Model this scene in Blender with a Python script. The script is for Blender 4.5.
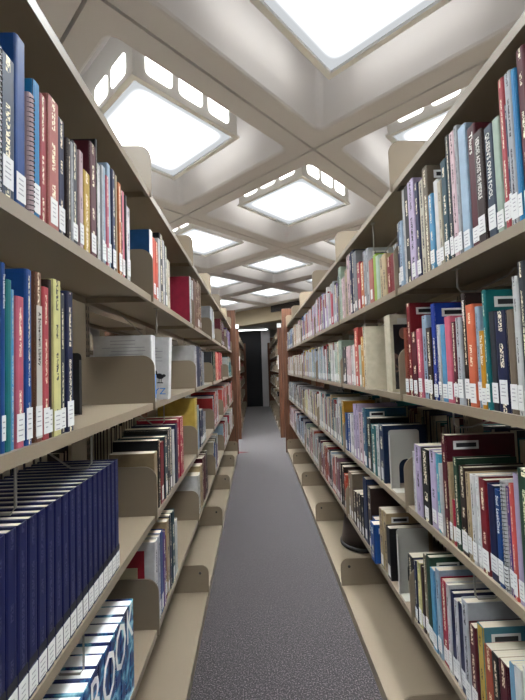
import bpy, bmesh, math, random
from mathutils import Vector, Matrix
for o in list(bpy.data.objects): bpy.data.objects.remove(o)
S = bpy.context.scene
COL = S.collection
random.seed(11)
EYE = 1.367
# ---------------------------------------------------------------- camera
def make_camera():
    yaw, pitch, roll, F = .0224, .0463, -.032, 367.8
    cy, sy, cp, sp, cr, sr = math.cos(yaw), math.sin(yaw), math.cos(pitch), math.sin(pitch), math.cos(roll), math.sin(roll)
    f = Vector((sy*cp, cy*cp, sp)); r = Vector((cy, -sy, 0)); u = r.cross(f)
    r2 = cr*r + sr*u; u2 = -sr*r + cr*u
    cd = bpy.data.cameras.new('camera'); cam = bpy.data.objects.new('camera', cd); COL.objects.link(cam)
    m = Matrix((r2, u2, -f)).transposed().to_4x4(); m.translation = (0, 0, EYE)
    cam.matrix_world = m
    cd.sensor_fit = 'VERTICAL'; cd.sensor_height = 24; cd.lens = F/700*24; cd.clip_start = .02
    S.camera = cam
make_camera()
# ---------------------------------------------------------------- world, exposure
W = bpy.data.worlds.new('world'); S.world = W; W.use_nodes = True
W.node_tree.nodes['Background'].inputs[0].default_value = (.9, .95, 1, 1)
W.node_tree.nodes['Background'].inputs[1].default_value = .3
S.view_settings.view_transform = 'Standard'; S.view_settings.look = 'None'
S.view_settings.gamma = 1; S.view_settings.use_curve_mapping = False
S.view_settings.exposure = 1.42
DIFFUSER_POWER = 66.0
SIDE_PANE_POWER = 2.5
STRIP_POWER = 4.0
# ---------------------------------------------------------------- materials
def lin(c):
    return tuple((x/12.92 if x <= .04045 else ((x+.055)/1.055)**2.4) for x in c)
def rgb(r, g, b): return lin((r/255, g/255, b/255))
def mat(name, col, rough=.5, metal=0, spec=.5, noise=None, bump=None, coat=0, sheen=0):
    m = bpy.data.materials.new(name); m.use_nodes = True; n = m.node_tree; b = n.nodes['Principled BSDF']
    b.inputs['Roughness'].default_value = rough; b.inputs['Metallic'].default_value = metal
    b.inputs['Specular IOR Level'].default_value = spec; b.inputs['Coat Weight'].default_value = coat
    b.inputs['Sheen Weight'].default_value = sheen
    b.inputs['Base Color'].default_value = (*col, 1)
    tc = n.nodes.new('ShaderNodeTexCoord')
    if noise:
        scale, amt = noise
        nz = n.nodes.new('ShaderNodeTexNoise'); nz.inputs['Scale'].default_value = scale; nz.inputs['Detail'].default_value = 6
        n.links.new(tc.outputs['Object'], nz.inputs['Vector'])
        mx = n.nodes.new('ShaderNodeMix'); mx.data_type = 'RGBA'
        mx.inputs[6].default_value = (*[c*(1-amt) for c in col], 1); mx.inputs[7].default_value = (*[min(1, c*(1+amt)) for c in col], 1)
        n.links.new(nz.outputs['Fac'], mx.inputs[0]); n.links.new(mx.outputs[2], b.inputs['Base Color'])
    if bump:
        scale, st, dist = bump
        nb = n.nodes.new('ShaderNodeTexNoise'); nb.inputs['Scale'].default_value = scale; nb.inputs['Detail'].default_value = 4
        n.links.new(tc.outputs['Object'], nb.inputs['Vector'])
        bp = n.nodes.new('ShaderNodeBump'); bp.inputs['Strength'].default_value = st; bp.inputs['Distance'].default_value = dist
        n.links.new(nb.outputs['Fac'], bp.inputs['Height']); n.links.new(bp.outputs[0], b.inputs['Normal'])
    return m
def emit_mat(name, col, power, blotch=0):
    m = bpy.data.materials.new(name); m.use_nodes = True; n = m.node_tree
    n.nodes.remove(n.nodes['Principled BSDF']); e = n.nodes.new('ShaderNodeEmission')
    e.inputs[0].default_value = (*col, 1); e.inputs[1].default_value = power
    n.links.new(e.outputs[0], n.nodes['Material Output'].inputs[0])
    if blotch:   # lamp tubes behind the lens: brighter in the middle, bluish towards the rim
        tc = n.nodes.new('ShaderNodeTexCoord'); ln = n.nodes.new('ShaderNodeVectorMath'); ln.operation = 'LENGTH'
        n.links.new(tc.outputs['Object'], ln.inputs[0])
        mr = n.nodes.new('ShaderNodeMapRange'); mr.inputs[1].default_value = .06; mr.inputs[2].default_value = .42
        mr.inputs[1].default_value = .06; mr.inputs[2].default_value = .335
        mr.inputs[3].default_value = 1; mr.inputs[4].default_value = 0; mr.interpolation_type = 'SMOOTHSTEP'
        ab = n.nodes.new('ShaderNodeVectorMath'); ab.operation = 'ABSOLUTE'; n.links.new(tc.outputs['Object'], ab.inputs[0])
        sx = n.nodes.new('ShaderNodeSeparateXYZ'); n.links.new(ab.outputs[0], sx.inputs[0])
        mm = n.nodes.new('ShaderNodeMath'); mm.operation = 'SMOOTH_MAX'; mm.inputs[2].default_value = .12
        n.links.new(sx.outputs[0], mm.inputs[0]); n.links.new(sx.outputs[1], mm.inputs[1])
        n.links.new(mm.outputs[0], mr.inputs[0])
        # prismatic lens: most of the light leaves straight down
        g = n.nodes.new('ShaderNodeNewGeometry'); dt = n.nodes.new('ShaderNodeVectorMath'); dt.operation = 'DOT_PRODUCT'
        n.links.new(g.outputs['Incoming'], dt.inputs[0]); n.links.new(g.outputs['Normal'], dt.inputs[1])
        pw = n.nodes.new('ShaderNodeMath'); pw.operation = 'POWER'; pw.inputs[1].default_value = 2.5; n.links.new(dt.outputs['Value'], pw.inputs[0])
        ma = n.nodes.new('ShaderNodeMath'); ma.operation = 'MULTIPLY_ADD'; ma.inputs[1].default_value = power; ma.inputs[2].default_value = 1.2; n.links.new(pw.outputs[0], ma.inputs[0])
        mb = n.nodes.new('ShaderNodeMath'); mb.operation = 'MULTIPLY_ADD'; mb.inputs[2].default_value = .25
        n.links.new(ma.outputs[0], mb.inputs[0]); n.links.new(mr.outputs[0], mb.inputs[1]); n.links.new(mb.outputs[0], e.inputs[1])
    return m
M = {}
M['steel'] = mat('beige enamelled steel', rgb(126, 114, 96), .42, noise=(3, .05), bump=(350, .08, .0006))
M['concrete'] = mat('painted concrete', rgb(180, 178, 178), .8, spec=.2, noise=(2.2, .05), bump=(60, .12, .004))
M['beam'] = mat('cream painted beam', rgb(172, 160, 136), .8, spec=.2, noise=(3, .05))
M['plaster'] = mat('wall paint', rgb(165, 162, 158), .85, spec=.2, noise=(2, .04))
M['frame'] = mat('light grey lamp frame', rgb(205, 205, 202), .5, noise=(8, .03))
M['black_wall'] = mat('black panel', rgb(24, 25, 29), .6, noise=(4, .25))
M['white_panel'] = mat('pale grey column paint', rgb(205, 203, 205), .7, noise=(3, .04))
M['black'] = mat('black metal', rgb(28, 28, 30), .45, noise=(9, .2))
M['grey_metal'] = mat('grey enamelled metal', rgb(170, 168, 160), .4, noise=(9, .04))
M['wire'] = mat('galvanised wire', rgb(150, 148, 142), .35, .8, noise=(30, .1))
M['plastic'] = mat('dark brown plastic', rgb(62, 50, 46), .45, noise=(40, .15))
M['paper'] = mat('white label paper', rgb(204, 204, 202), .7, noise=(60, .05))
M['sign'] = mat('white sign card', rgb(240, 240, 238), .6, noise=(10, .02))
M['ink'] = mat('black ink', rgb(30, 30, 34), .7, noise=(60, .1))
M['grey_ink'] = mat('grey ink', rgb(140, 140, 144), .7, noise=(60, .1))
M['white_ink'] = mat('white ink', rgb(232, 230, 222), .6, noise=(60, .03))
M['blue_ink'] = mat('blue ink', rgb(40, 120, 200), .6, noise=(60, .1))
M['maroon_ink'] = mat('maroon panel print', rgb(140, 22, 38), .5, noise=(20, .1))
M['sand_ink'] = mat('sand panel print', rgb(196, 184, 150), .6, noise=(20, .05))
M['red_paper'] = mat('dark red card', rgb(110, 30, 40), .6, noise=(20, .1))
M['diffuser'] = emit_mat('lamp diffuser', (.93, .97, 1), DIFFUSER_POWER, 1)
M['side_pane'] = emit_mat('lamp side pane', (1, .98, .94), SIDE_PANE_POWER)
M['strip'] = emit_mat('fluorescent lens', (.95, .98, 1), STRIP_POWER)
def wood():
    m = mat('stained oak veneer', rgb(112, 66, 46), .5); n = m.node_tree; b = n.nodes['Principled BSDF']
    tc = n.nodes.new('ShaderNodeTexCoord'); mp = n.nodes.new('ShaderNodeMapping'); mp.inputs['Scale'].default_value = (30, 30, 1.5)
    nz = n.nodes.new('ShaderNodeTexNoise'); nz.inputs['Scale'].default_value = 2; nz.inputs['Detail'].default_value = 8
    cr = n.nodes.new('ShaderNodeValToRGB'); cr.color_ramp.elements[0].color = (*rgb(64, 38, 25), 1); cr.color_ramp.elements[1].color = (*rgb(118, 76, 51), 1)
    cr.color_ramp.elements[0].position = .3; cr.color_ramp.elements[1].position = .75
    n.links.new(tc.outputs['Object'], mp.inputs[0]); n.links.new(mp.outputs[0], nz.inputs['Vector'])
    n.links.new(nz.outputs['Fac'], cr.inputs[0]); n.links.new(cr.outputs[0], b.inputs['Base Color']); return m
M['wood'] = wood()
def carpet():
    m = mat('speckled loop carpet', rgb(80, 74, 82), .95, spec=.15, sheen=.45); n = m.node_tree; b = n.nodes['Principled BSDF']
    b.inputs['Sheen Roughness'].default_value = .5
    tc = n.nodes.new('ShaderNodeTexCoord'); nz = n.nodes.new('ShaderNodeTexNoise'); nz.inputs['Scale'].default_value = 160
    nz.inputs['Detail'].default_value = 3; nz.inputs['Roughness'].default_value = .7
    cr = n.nodes.new('ShaderNodeValToRGB'); e = cr.color_ramp.elements
    e[0].position = .36; e[0].color = (*rgb(12, 10, 11), 1); e[1].position = .65; e[1].color = (*rgb(122, 112, 114), 1)
    x = e.new(.52); x.color = (*rgb(37, 33, 35), 1)
    n.links.new(tc.outputs['Object'], nz.inputs['Vector']); n.links.new(nz.outputs['Fac'], cr.inputs[0])
    n.links.new(cr.outputs[0], b.inputs['Base Color'])
    bp = n.nodes.new('ShaderNodeBump'); bp.inputs['Strength'].default_value = .5; bp.inputs['Distance'].default_value = .003
    n.links.new(nz.outputs['Fac'], bp.inputs['Height']); n.links.new(bp.outputs[0], b.inputs['Normal']); return m
M['carpet'] = carpet()
def cover_mat():
    # colour comes from the 'col' attribute; illegible lettering in 'tcol' runs along the spine (UV: x across 0..1, y metres up)
    m = mat('book cover', (.5, .5, .5), .48, spec=.3); n = m.node_tree; b = n.nodes['Principled BSDF']; L = n.links.new
    a = n.nodes.new('ShaderNodeAttribute'); a.attribute_name = 'col'
    t = n.nodes.new('ShaderNodeAttribute'); t.attribute_name = 'tcol'
    uv = n.nodes.new('ShaderNodeUVMap'); uv.uv_map = 'UVMap'
    mul = n.nodes.new('ShaderNodeVectorMath'); mul.operation = 'MULTIPLY'; mul.inputs[1].default_value = (9, 420, 1)
    fl = n.nodes.new('ShaderNodeVectorMath'); fl.operation = 'FLOOR'
    wn = n.nodes.new('ShaderNodeTexWhiteNoise'); wn.noise_dimensions = '3D'
    gt = n.nodes.new('ShaderNodeMath'); gt.operation = 'GREATER_THAN'; gt.inputs[1].default_value = .42
    L(uv.outputs[0], mul.inputs[0]); L(mul.outputs[0], fl.inputs[0]); L(fl.outputs[0], wn.inputs['Vector']); L(wn.outputs['Value'], gt.inputs[0])
    sp = n.nodes.new('ShaderNodeSeparateXYZ'); L(uv.outputs[0], sp.inputs[0])
    d = n.nodes.new('ShaderNodeMath'); d.operation = 'SUBTRACT'; d.inputs[1].default_value = .5; L(sp.outputs[0], d.inputs[0])
    ab = n.nodes.new('ShaderNodeMath'); ab.operation = 'ABSOLUTE'; L(d.outputs[0], ab.inputs[0])
    lt = n.nodes.new('ShaderNodeMath'); lt.operation = 'LESS_THAN'; lt.inputs[1].default_value = .2; L(ab.outputs[0], lt.inputs[0])
    m1 = n.nodes.new('ShaderNodeMath'); m1.operation = 'MULTIPLY'; L(gt.outputs[0], m1.inputs[0]); L(lt.outputs[0], m1.inputs[1])
    # word gaps
    wd = n.nodes.new('ShaderNodeVectorMath'); wd.operation = 'MULTIPLY'; wd.inputs[1].default_value = (0, 38, 0); L(uv.outputs[0], wd.inputs[0])
    wf = n.nodes.new('ShaderNodeVectorMath'); wf.operation = 'FLOOR'; L(wd.outputs[0], wf.inputs[0])
    w2 = n.nodes.new('ShaderNodeTexWhiteNoise'); w2.noise_dimensions = '3D'; L(wf.outputs[0], w2.inputs['Vector'])
    wg = n.nodes.new('ShaderNodeMath'); wg.operation = 'GREATER_THAN'; wg.inputs[1].default_value = .33; L(w2.outputs['Value'], wg.inputs[0])
    m2 = n.nodes.new('ShaderNodeMath'); m2.operation = 'MULTIPLY'; L(m1.outputs[0], m2.inputs[0]); L(wg.outputs[0], m2.inputs[1])
    m3 = n.nodes.new('ShaderNodeMath'); m3.operation = 'MULTIPLY'; L(m2.outputs[0], m3.inputs[0]); L(t.outputs['Alpha'], m3.inputs[1])
    # slight print mottling on the jacket
    tc = n.nodes.new('ShaderNodeTexCoord'); nz = n.nodes.new('ShaderNodeTexNoise'); nz.inputs['Scale'].default_value = 28; nz.inputs['Detail'].default_value = 3
    L(tc.outputs['Object'], nz.inputs['Vector'])
    mr = n.nodes.new('ShaderNodeMapRange'); mr.inputs[1].default_value = .3; mr.inputs[2].default_value = .7; mr.inputs[3].default_value = .86; mr.inputs[4].default_value = 1.08
    L(nz.outputs['Fac'], mr.inputs[0])
    sc = n.nodes.new('ShaderNodeVectorMath'); sc.operation = 'SCALE'; L(a.outputs['Color'], sc.inputs[0]); L(mr.outputs[0], sc.inputs['Scale'])
    mx = n.nodes.new('ShaderNodeMix'); mx.data_type = 'RGBA'; L(m3.outputs[0], mx.inputs[0]); L(sc.outputs[0], mx.inputs[6]); L(t.outputs['Color'], mx.inputs[7])
    L(mx.outputs[2], b.inputs['Base Color']); return m
M['cover'] = cover_mat()
def pages_mat():
    m = mat('page block', rgb(225, 214, 190), .8, spec=.2); n = m.node_tree; b = n.nodes['Principled BSDF']; L = n.links.new
    tc = n.nodes.new('ShaderNodeTexCoord'); mp = n.nodes.new('ShaderNodeMapping'); mp.inputs['Scale'].default_value = (1, 900, 1)
    nz = n.nodes.new('ShaderNodeTexNoise'); nz.inputs['Scale'].default_value = 1.5
    cr = n.nodes.new('ShaderNodeValToRGB'); cr.color_ramp.elements[0].color = (*rgb(160, 150, 126), 1); cr.color_ramp.elements[1].color = (*rgb(214, 206, 190), 1)
    L(tc.outputs['Object'], mp.inputs[0]); L(mp.outputs[0], nz.inputs['Vector']); L(nz.outputs['Fac'], cr.inputs[0]); L(cr.outputs[0], b.inputs['Base Color']); return m
M['pages'] = pages_mat()
def art_mat(name, stops, scale, dist=1.0):
    m = mat(name, (.5, .5, .5), .35); n = m.node_tree; b = n.nodes['Principled BSDF']; L = n.links.new
    tc = n.nodes.new('ShaderNodeNewGeometry'); nz = n.nodes.new('ShaderNodeTexNoise'); nz.inputs['Scale'].default_value = scale
    nz.inputs['Detail'].default_value = 6; nz.inputs['Distortion'].default_value = dist
    cr = n.nodes.new('ShaderNodeValToRGB'); cr.color_ramp.elements[0].position = stops[0][0]; cr.color_ramp.elements[0].color = (*rgb(*stops[0][1]), 1)
    cr.color_ramp.elements[1].position = stops[-1][0]; cr.color_ramp.elements[1].color = (*rgb(*stops[-1][1]), 1)
    for p, c in stops[1:-1]:
        e = cr.color_ramp.elements.new(p); e.color = (*rgb(*c), 1)
    L(tc.outputs['Position'], nz.inputs['Vector']); L(nz.outputs['Fac'], cr.inputs[0]); L(cr.outputs[0], b.inputs['Base Color']); return m
M['atlas'] = art_mat('deep blue picture print', [(.3, (10, 18, 60)), (.46, (18, 40, 104)), (.54, (34, 110, 150)), (.66, (150, 200, 210))], 22)
M['portrait'] = art_mat('dark portrait print', [(.4, (14, 12, 14)), (.6, (30, 32, 36)), (.68, (120, 90, 76))], 14)
# ---------------------------------------------------------------- mesh helpers
class MB:
    def __init__(s): s.v = []; s.f = []
    def box(s, x0, x1, y0, y1, z0, z1):
        b = len(s.v); s.v += [(x0,y0,z0),(x1,y0,z0),(x1,y1,z0),(x0,y1,z0),(x0,y0,z1),(x1,y0,z1),(x1,y1,z1),(x0,y1,z1)]
        s.f += [(b,b+3,b+2,b+1),(b+4,b+5,b+6,b+7),(b,b+1,b+5,b+4),(b+1,b+2,b+6,b+5),(b+2,b+3,b+7,b+6),(b+3,b,b+4,b+7)]
        return s
    def prism(s, pts, a, b, axis):
        """closed polygon pts (2D) extruded from a to b along axis"""
        n = len(pts); k = len(s.v)
        def P(p, t): return {'x': (t, p[0], p[1]), 'y': (p[0], t, p[1]), 'z': (p[0], p[1], t)}[axis]
        s.v += [P(p, a) for p in pts] + [P(p, b) for p in pts]
        s.f += [tuple(k+i for i in range(n)), tuple(k+n+i for i in reversed(range(n)))]
        s.f += [(k+i, k+n+i, k+n+(i+1) % n, k+(i+1) % n) for i in range(n)]
        return s
    def tube(s, pts, r, n=8):
        k0 = len(s.v); rings = []
        for i, p in enumerate(pts):
            p = Vector(p); d = (Vector(pts[min(i+1, len(pts)-1)]) - Vector(pts[max(i-1, 0)])).normalized()
            a = d.cross(Vector((0, 0, 1)) if abs(d.z) < .9 else Vector((1, 0, 0))).normalized(); b = d.cross(a)
            rings.append([len(s.v)+j for j in range(n)])
            s.v += [tuple(p + r*(math.cos(2*math.pi*j/n)*a + math.sin(2*math.pi*j/n)*b)) for j in range(n)]
        for A, B in zip(rings, rings[1:]):
            s.f += [(A[j], A[(j+1) % n], B[(j+1) % n], B[j]) for j in range(n)]
        s.f += [tuple(reversed(rings[0])), tuple(rings[-1])]
        return s
    def build(s, name, m, parent=None, loc=None, smooth=False, bevel=0):
        me = bpy.data.meshes.new(name); me.from_pydata(s.v, [], s.f)
        bm = bmesh.new(); bm.from_mesh(me); bmesh.ops.recalc_face_normals(bm, faces=bm.faces)
        if bevel: bmesh.ops.bevel(bm, geom=bm.edges[:], offset=bevel, segments=2, affect='EDGES', profile=.5, clamp_overlap=True)
        bm.to_mesh(me); bm.free()
        me.materials.append(m)
        if smooth: me.polygons.foreach_set('use_smooth', [True]*len(me.polygons))
        o = bpy.data.objects.new(name, me); COL.objects.link(o); o.parent = parent
        if loc: o.location = loc
        return o
def tag(o, label, cat, group=None, kind=None):
    o['label'] = label; o['category'] = cat
    if group: o['group'] = group
    if kind: o['kind'] = kind
    return o
def thing(name, loc, label, cat, rotz=0, group=None):
    o = bpy.data.objects.new(name, None); COL.objects.link(o); o.location = loc; o.rotation_euler = (0, 0, rotz); o.empty_display_size = .05
    return tag(o, label, cat, group)
def struct(o): o['kind'] = 'structure'; return o
def copy_tree(o, parent=None):
    c = o.copy(); COL.objects.link(c); c.parent = parent
    for ch in list(o.children): copy_tree(ch, c)
    return c
def rrect(x0, x1, y0, y1, r, corners=(1, 1, 1, 1), n=5):
    """rounded rectangle, corners bl br tr tl"""
    pts = []
    for (cx, cy, a0, on) in ((x0+r, y0+r, 180, corners[0]), (x1-r, y0+r, 270, corners[1]), (x1-r, y1-r, 0, corners[2]), (x0+r, y1-r, 90, corners[3])):
        if on: pts += [(cx+r*math.cos(math.radians(a0+90*i/n)), cy+r*math.sin(math.radians(a0+90*i/n))) for i in range(n+1)]
        else: pts.append((x0 if cx < (x0+x1)/2 else x1, y0 if cy < (y0+y1)/2 else y1))
    return pts
def text_mesh(name, s, size, m, parent, origin, xdir, ydir, depth=.0003, squash=1, align='LEFT'):
    cu = bpy.data.curves.new(name, 'FONT'); cu.body = s; cu.size = size; cu.extrude = depth; cu.align_x = align; cu.align_y = 'CENTER'; cu.resolution_u = 2
    tmp = bpy.data.objects.new('tmp', cu); COL.objects.link(tmp)
    dg = bpy.context.evaluated_depsgraph_get(); me = bpy.data.meshes.new_from_object(tmp.evaluated_get(dg))
    bpy.data.objects.remove(tmp); bpy.data.curves.remove(cu)
    X = Vector(xdir); Y = Vector(ydir); Z = X.cross(Y)
    mt = Matrix((X*squash, Y, Z)).transposed().to_4x4(); mt.translation = origin
    me.transform(mt); me.materials.clear(); me.materials.append(m); me.name = name
    o = bpy.data.objects.new(name, me); COL.objects.link(o); o.parent = parent; return o
# ================================================================ structure
RIB = EYE + 1.502          # underside of the ceiling ribs
CX, CY, Q, ANG = .4556, 2.4851, 1.0734, .0147
LOWC = EYE + 1.27
struct(MB().box(-6.2, 6.2, -3.2, 13.2, -.06, 0).build('floor', M['carpet']))
struct(MB().box(-6.3, -6.2, -3.2, 13.2, 0, 3.6).build('wall_left', M['plaster']))
struct(MB().box(6.2, 6.3, -3.2, 13.2, 0, 3.6).build('wall_right', M['plaster']))
struct(MB().box(-6.3, 6.3, -3.3, -3.2, 0, 3.6).build('wall_rear', M['plaster']))
struct(MB().box(-6.3, 6.3, 13.1, 13.2, 0, 3.6).build('wall_far', M['plaster']))
struct(MB().box(-1.9, .25, 12.9, 13.1, 0, LOWC).build('trim_1', M['black_wall']))
struct(MB().box(.25, .56, 12.8, 13.1, 0, LOWC).build('trim_2', M['white_panel']))
struct(MB().box(.56, 1.3, 12.86, 13.1, 0, LOWC-.25).build('trim_3', M['wood']))
# waffle ceiling: one coffer unit repeated over the diagonal grid, one mesh
def build_ceiling():
    v = []; f = []
    ca, sa = math.cos(ANG), math.sin(ANG)
    hs = Q/math.sqrt(2)
    op = rrect(-.625, .625, -.625, .625, .055)
    def scale_to(h, r): return rrect(-h, h, -h, h, r)
    outer = []
    for x, y in op:
        m_ = max(abs(x), abs(y)); outer.append((x/m_*hs, y/m_*hs))
    # force the true corners on the outer loop
    n = len(op)
    loops = [([p for p in outer], .035)]
    loops.append(([(x*(hs-.008)/hs, y*(hs-.008)/hs) for x, y in outer], 0))
    loops.append((rrect(-.640, .640, -.640, .640, .06), 0))
    loops.append((scale_to(.630, .055), .004)); loops.append((scale_to(.622, .052), .016))
    loops.append((scale_to(.575, .05), .46)); loops.append((scale_to(.56, .05), .48))
    def corners(loop):
        return loop
    for i in range(-7, 8):
        for j in range(-7, 12):
            if (i+j) % 2 == 0: continue
            x0 = CX + (i*ca - j*sa)*Q; y0 = CY + (j*ca + i*sa)*Q
            if not (-6.9 < x0 < 6.9 and -3.9 < y0 < 11.6): continue
            if x0 + y0 > 10.9: continue
            cells.append((x0, y0))
            base = len(v)
            c, s = math.cos(math.pi/4+ANG), math.sin(math.pi/4+ANG)
            for loop, z in loops:
                v.extend([(x0+x*c-y*s, y0+x*s+y*c, RIB+z) for x, y in loop])
            for k in range(len(loops)-1):
                for a in range(n):
                    b = (a+1) % n; f.append((base+k*n+a, base+k*n+b, base+(k+1)*n+b, base+(k+1)*n+a))
            f.append(tuple(base+(len(loops)-1)*n+a for a in range(n)))
            # fill the chamfered corner triangles of the outer square
            m5 = 6
            for q_ in range(4):
                a = base+q_*m5; mid = [v[a+t] for t in range(m5)]
                sx, sy = ((-1, -1), (1, -1), (1, 1), (-1, 1))[q_]
                cx_, cy_ = sx*hs, sy*hs
                v.append((x0+cx_*c-cy_*s, y0+cx_*s+cy_*c, RIB+.010)); t = len(v)-1
    me = bpy.data.meshes.new('ceiling'); me.from_pydata(v, [], f); me.materials.append(M['concrete'])
    bm = bmesh.new(); bm.from_mesh(me); bmesh.ops.delete(bm, geom=[x for x in bm.verts if not x.link_faces], context='VERTS'); bm.to_mesh(me); bm.free()
    o = bpy.data.objects.new('ceiling', me); COL.objects.link(o); struct(o)
cells = []
build_ceiling()
# roof slab over the coffers
struct(MB().box(-6.3, 6.3, -3.3, 13.2, RIB+.5, RIB+.6).build('ceiling_slab', M['concrete']))
# cream beam that closes the waffle ceiling on the diagonal, and the lower ceiling beyond it
d45 = Vector((1, -1.09, 0)).normalized(); nrm = Vector((-d45.y, d45.x, 0))
p0 = Vector((-.6, 10.2, 0)); A = p0 - d45*4.0; B = p0 + d45*8.6
def quad(A, B, w0, w1): return [tuple((A+nrm*w0)[:2]), tuple((B+nrm*w0)[:2]), tuple((B+nrm*w1)[:2]), tuple((A+nrm*w1)[:2])]
struct(MB().prism(quad(A, B, 0, .22), EYE+1.13, RIB+.5, 'z').build('trim_4', M['beam']))
Bq = p0 + d45*8.6
struct(MB().prism([tuple((A+nrm*.22)[:2]), tuple((Bq+nrm*.22)[:2]), (6.2, 13.1), (A.x, 13.1)], LOWC, LOWC+.03, 'z').build('ceiling_low', M['plaster']))
# dark box put in for the shaded grille on the beam above the right-hand panel
ga = p0 + d45*1.58; gb = p0 + d45*4.6
g = thing('recess_box', tuple(ga), 'dark ventilation grille high on the cream beam above the right end panel', 'grille')
gm = MB().prism([tuple((q_-ga)[:2]) for q_ in (ga-nrm*.04, gb-nrm*.04, gb-nrm*.001, ga-nrm*.001)], EYE+1.34, RIB-.004, 'z'); gm.build('housing', M['black'], g)  # black box put in where the beam only shows a shaded gap
sl = MB()
for k in range(4): sl.prism([tuple((q_-ga)[:2]) for q_ in (ga-nrm*.046, gb-nrm*.046, gb-nrm*.04, ga-nrm*.04)], EYE+1.36+k*.033, EYE+1.368+k*.033, 'z')
sl.build('recess_strips', M['plastic'], g)  # brown strips added on the black box, not real louvres
# ---------------------------------------------------------------- ceiling lights
def lamp_proto():
    t = thing('ceiling_light', (0, 0, RIB+.10), '', 'ceiling light', math.pi/4+ANG)
    h = .385
    body = MB()
    for a, b, c, d in ((-h, h, -h, -h+.02), (-h, h, h-.02, h), (-h, -h+.02, -h+.02, h-.02), (h-.02, h, -h+.02, h-.02)):
        body.box(a, b, c, d, 0, .372)
    body.build('housing', M['frame'], t)
    fr = MB()
    e = h+.012; w = .032
    for a, b, c, d in ((-e, e, -e, -e+w), (-e, e, e-w, e), (-e, -e+w, -e+w, e-w), (e-w, e, -e+w, e-w)):
        fr.box(a, b, c, d, -.014, 0)
    fr.build('rim', M['frame'], t)
    MB().box(-h+.021, h-.021, -h+.021, h-.021, .002, .012).build('diffuser', M['diffuser'], t)
    for s in range(4):
        for k in (-1, 0, 1):
            pts = rrect(k*.222-.086, k*.222+.086, .045, .175, .028)
            p = MB().prism(pts, -.003, .004, 'y').build('side_pane', M['side_pane'], t)
            me = p.data; me.transform(Matrix.Rotation(s*math.pi/2, 4, 'Z') @ Matrix.Translation((0, -h-.001, 0)))
    return t
lamp0 = lamp_proto(); first = True
def lamp_words(x, y):
    side = 'straight above the aisle' if abs(x-.46) < .3 else (('to the left of the aisle' if x < 0 else 'to the right of the aisle') if abs(x-.46) < 1.3 else ('far out on the left' if x < 0 else 'far out on the right'))
    return side
vis = [(x, y) for x, y in sorted(cells, key=lambda c: c[1]) if -4.4 < x < 4.9 and y > -1.6]
seen = {}
for x, y in vis:
    o = lamp0 if first else copy_tree(lamp0); first = False
    o.location = (x, y, RIB+.10)
    key = round((x-CX)/Q)
    seen.setdefault(key, 0); seen[key] += 1
    ordn = ['first', 'second', 'third', 'fourth', 'fifth', 'sixth', 'seventh', 'eighth'][seen[key]-1]
    colw = {0: 'directly over the aisle', -1: 'one row left of the aisle', 1: 'one row right of the aisle'}.get(key, f'{["zero","one","two","three","four","five"][abs(key)]} rows out to the {"left" if key < 0 else "right"}')
    tag(o, f'square white lit ceiling light, {ordn} from the near end, {colw}', 'ceiling light', 'square lights in the waffle ceiling')
# fluorescent strips under the low ceiling
for cx_, cy_, nm in ((-.15, 12.1, 'left of the aisle axis'), (1.35, 11.4, 'right of the aisle axis')):
    t = thing('strip_light', (cx_, cy_, LOWC-.002), f'long fluorescent strip light under the low far ceiling, {nm}', 'strip light', -.12, 'strip lights under the low ceiling')
    MB().box(-.62, .62, -.07, .07, -.035, 0).build('housing', M['frame'], t)
    MB().box(-.6, .6, -.06, .06, -.047, -.035).build('lens', M['strip'], t)
# ================================================================ shelving
BAY = .914; J0 = 1.323
LV = [EYE+.655, EYE+.27, EYE-.115, EYE-.508, EYE-.893]      # shelf tops
HALF_BACK = .0275; DEPTH = .235
UP_X = HALF_BACK; FR_X = HALF_BACK+DEPTH; BASE_X = .314
def shelf_mesh(mb, s, z, front, y1):
    x0, x1 = sorted((s*UP_X, s*front)); g = .0015
    mb.box(x0, x1, g, y1-g, z-.0022, z)
    a, b = sorted((s*front, s*(front-.0022))); mb.box(a, b, g, y1-g, z-.024, z-.0022)
    a, b = sorted((s*(front-.0022), s*(front-.012))); mb.box(a, b, g, y1-g, z-.024, z-.0218)
    a, b = sorted((s*UP_X, s*(UP_X+.0022))); mb.box(a, b, g, y1-g, z-.024, z-.0022)
def bracket(s, z, front, y, h, parent, hole=False):
    x0 = UP_X+.001; x1 = front+.008
    pts = rrect(x0, x1, z-.022, z+h, .045, (0, 0, 1, 0), 8)
    pts = [(s*a, b) for a, b in pts]
    o = MB().prism(pts, y-.0011, y+.0011, 'y').build('end_bracket', M['steel'], parent)
    if hole:
        ring = MB().tube([(s*(x1-.05), y-.0035, z+h-.045), (s*(x1-.05), y+.0012, z+h-.045)], .008, 12).build('hole_disc', M['black'], parent)  # black disc stands in for the shaded hole through the bracket
    return o
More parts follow.
